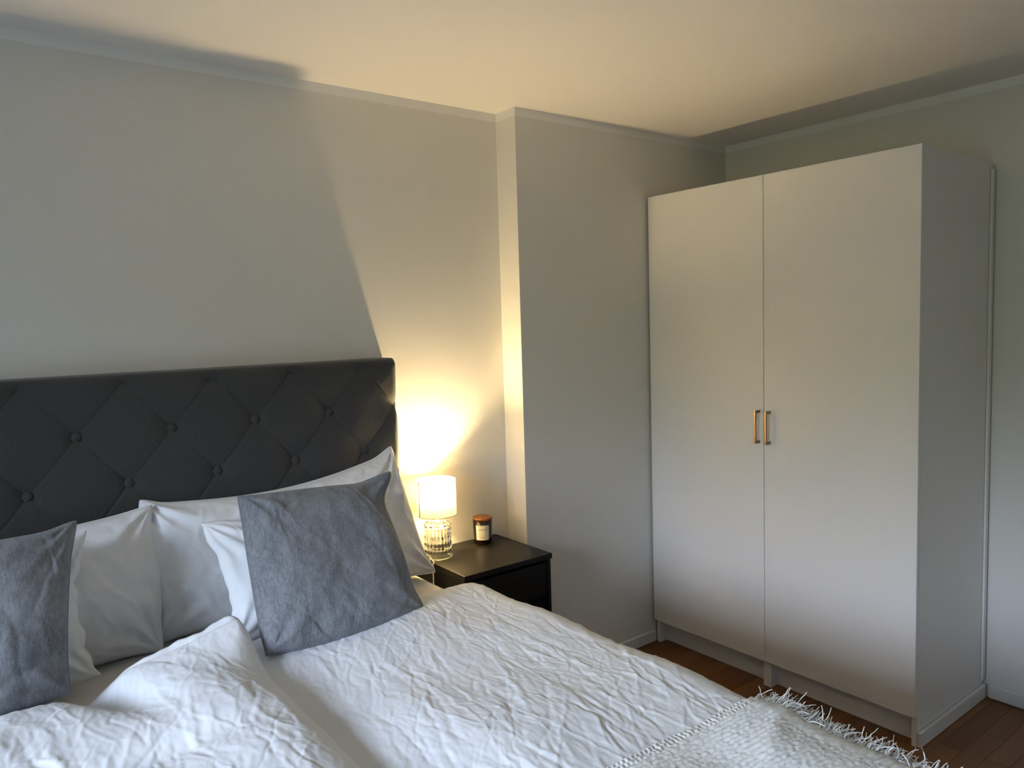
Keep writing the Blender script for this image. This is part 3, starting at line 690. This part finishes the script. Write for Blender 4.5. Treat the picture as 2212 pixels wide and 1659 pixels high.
e0 = on(1, -0.205, 917, 1212); 
cord = smoothpath([(LX+0.044*math.cos(ca), LY+0.044*math.sin(ca), NZ+0.016), c0, (0.298, -0.175, NZ+0.004), (0.290, -0.182, NZ-0.004), (0.288, -0.185, NZ-0.05), (0.288, -0.18, 0.45), (0.288, -0.15, 0.02)], 60)
tube('power_cord', cord, 0.0026, M['cord'], lm, 8)

# ------------------------------------------------------------------ candle jar
CX, CY = 0.588, -0.082; CR, CR0 = 0.0385, 0.0355; CH = 0.094
cn = empty('candle', (CX, CY, NZ), 'dark amber jar candle with wooden lid and white label on nightstand', 'candle')
jr = lathe('jar', [(0.0001, NZ+0.0005), (CR0-0.004, NZ+0.0005), (CR0-0.001, NZ+0.0015), (CR0, NZ+0.005), (CR, NZ+CH), (CR-0.003, NZ+CH), (0.0001, NZ+CH-0.001)], M['amber'], cn, 64, (CX, CY, 0))
lathe('lid', [(0.0001, NZ+CH+0.0002), (CR-0.002, NZ+CH+0.0002), (CR+0.001, NZ+CH+0.0015), (CR+0.001, NZ+CH+0.0105), (CR-0.001, NZ+CH+0.012), (0.0001, NZ+CH+0.012)], M['lid'], cn, 64, (CX, CY, 0))
fa = math.atan2(CAM[1]-CY, CAM[0]-CX)-0.03
rad = lambda z_: CR0+(CR-CR0)*(z_-NZ-0.005)/(CH-0.005)
LZ0, LZ1, LA = NZ+0.018, NZ+0.078, 0.74
lb = np.array([[[CX+(rad(z_)+0.0005)*math.cos(fa+a), CY+(rad(z_)+0.0005)*math.sin(fa+a), z_] for z_ in (LZ0, LZ1)] for a in np.linspace(-LA, LA, 24)])
lab = grid_mesh('label', lb, M['label'], cn); lab['label'] = 'white paper label reading AMBER'
# lettering wrapped on the jar
fc = bpy.data.curves.new('lettering', 'FONT'); fc.body = 'AMBER'; fc.size = 0.0088; fc.align_x = 'CENTER'; fc.space_character = 1.35
fo = bpy.data.objects.new('lettering_source', fc); col.objects.link(fo); bpy.context.view_layer.update()
me = bpy.data.meshes.new_from_object(fo.evaluated_get(bpy.context.evaluated_depsgraph_get()))
bpy.data.objects.remove(fo); bpy.data.curves.remove(fc)
me.name = 'lettering'
for v in me.vertices:
    z_ = NZ+0.0575+v.co.y; r_ = rad(z_)+0.0010; a = fa+v.co.x/r_
    v.co = (CX+r_*math.cos(a), CY+r_*math.sin(a), z_)
me.materials.clear()
link('lettering', me, M['ink'], lab)
for (zc, a0, a1) in ((NZ+0.036, -0.40, 0.40), (NZ+0.030, -0.33, 0.36), (NZ+0.0265, -0.28, 0.32)):
    st = np.array([[[CX+(rad(z_)+0.0008)*math.cos(fa+a), CY+(rad(z_)+0.0008)*math.sin(fa+a), z_] for z_ in (zc-0.0006, zc+0.0006)] for a in np.linspace(a0, a1, 12)])
    grid_mesh('small_print', st, M['ink2'], lab)
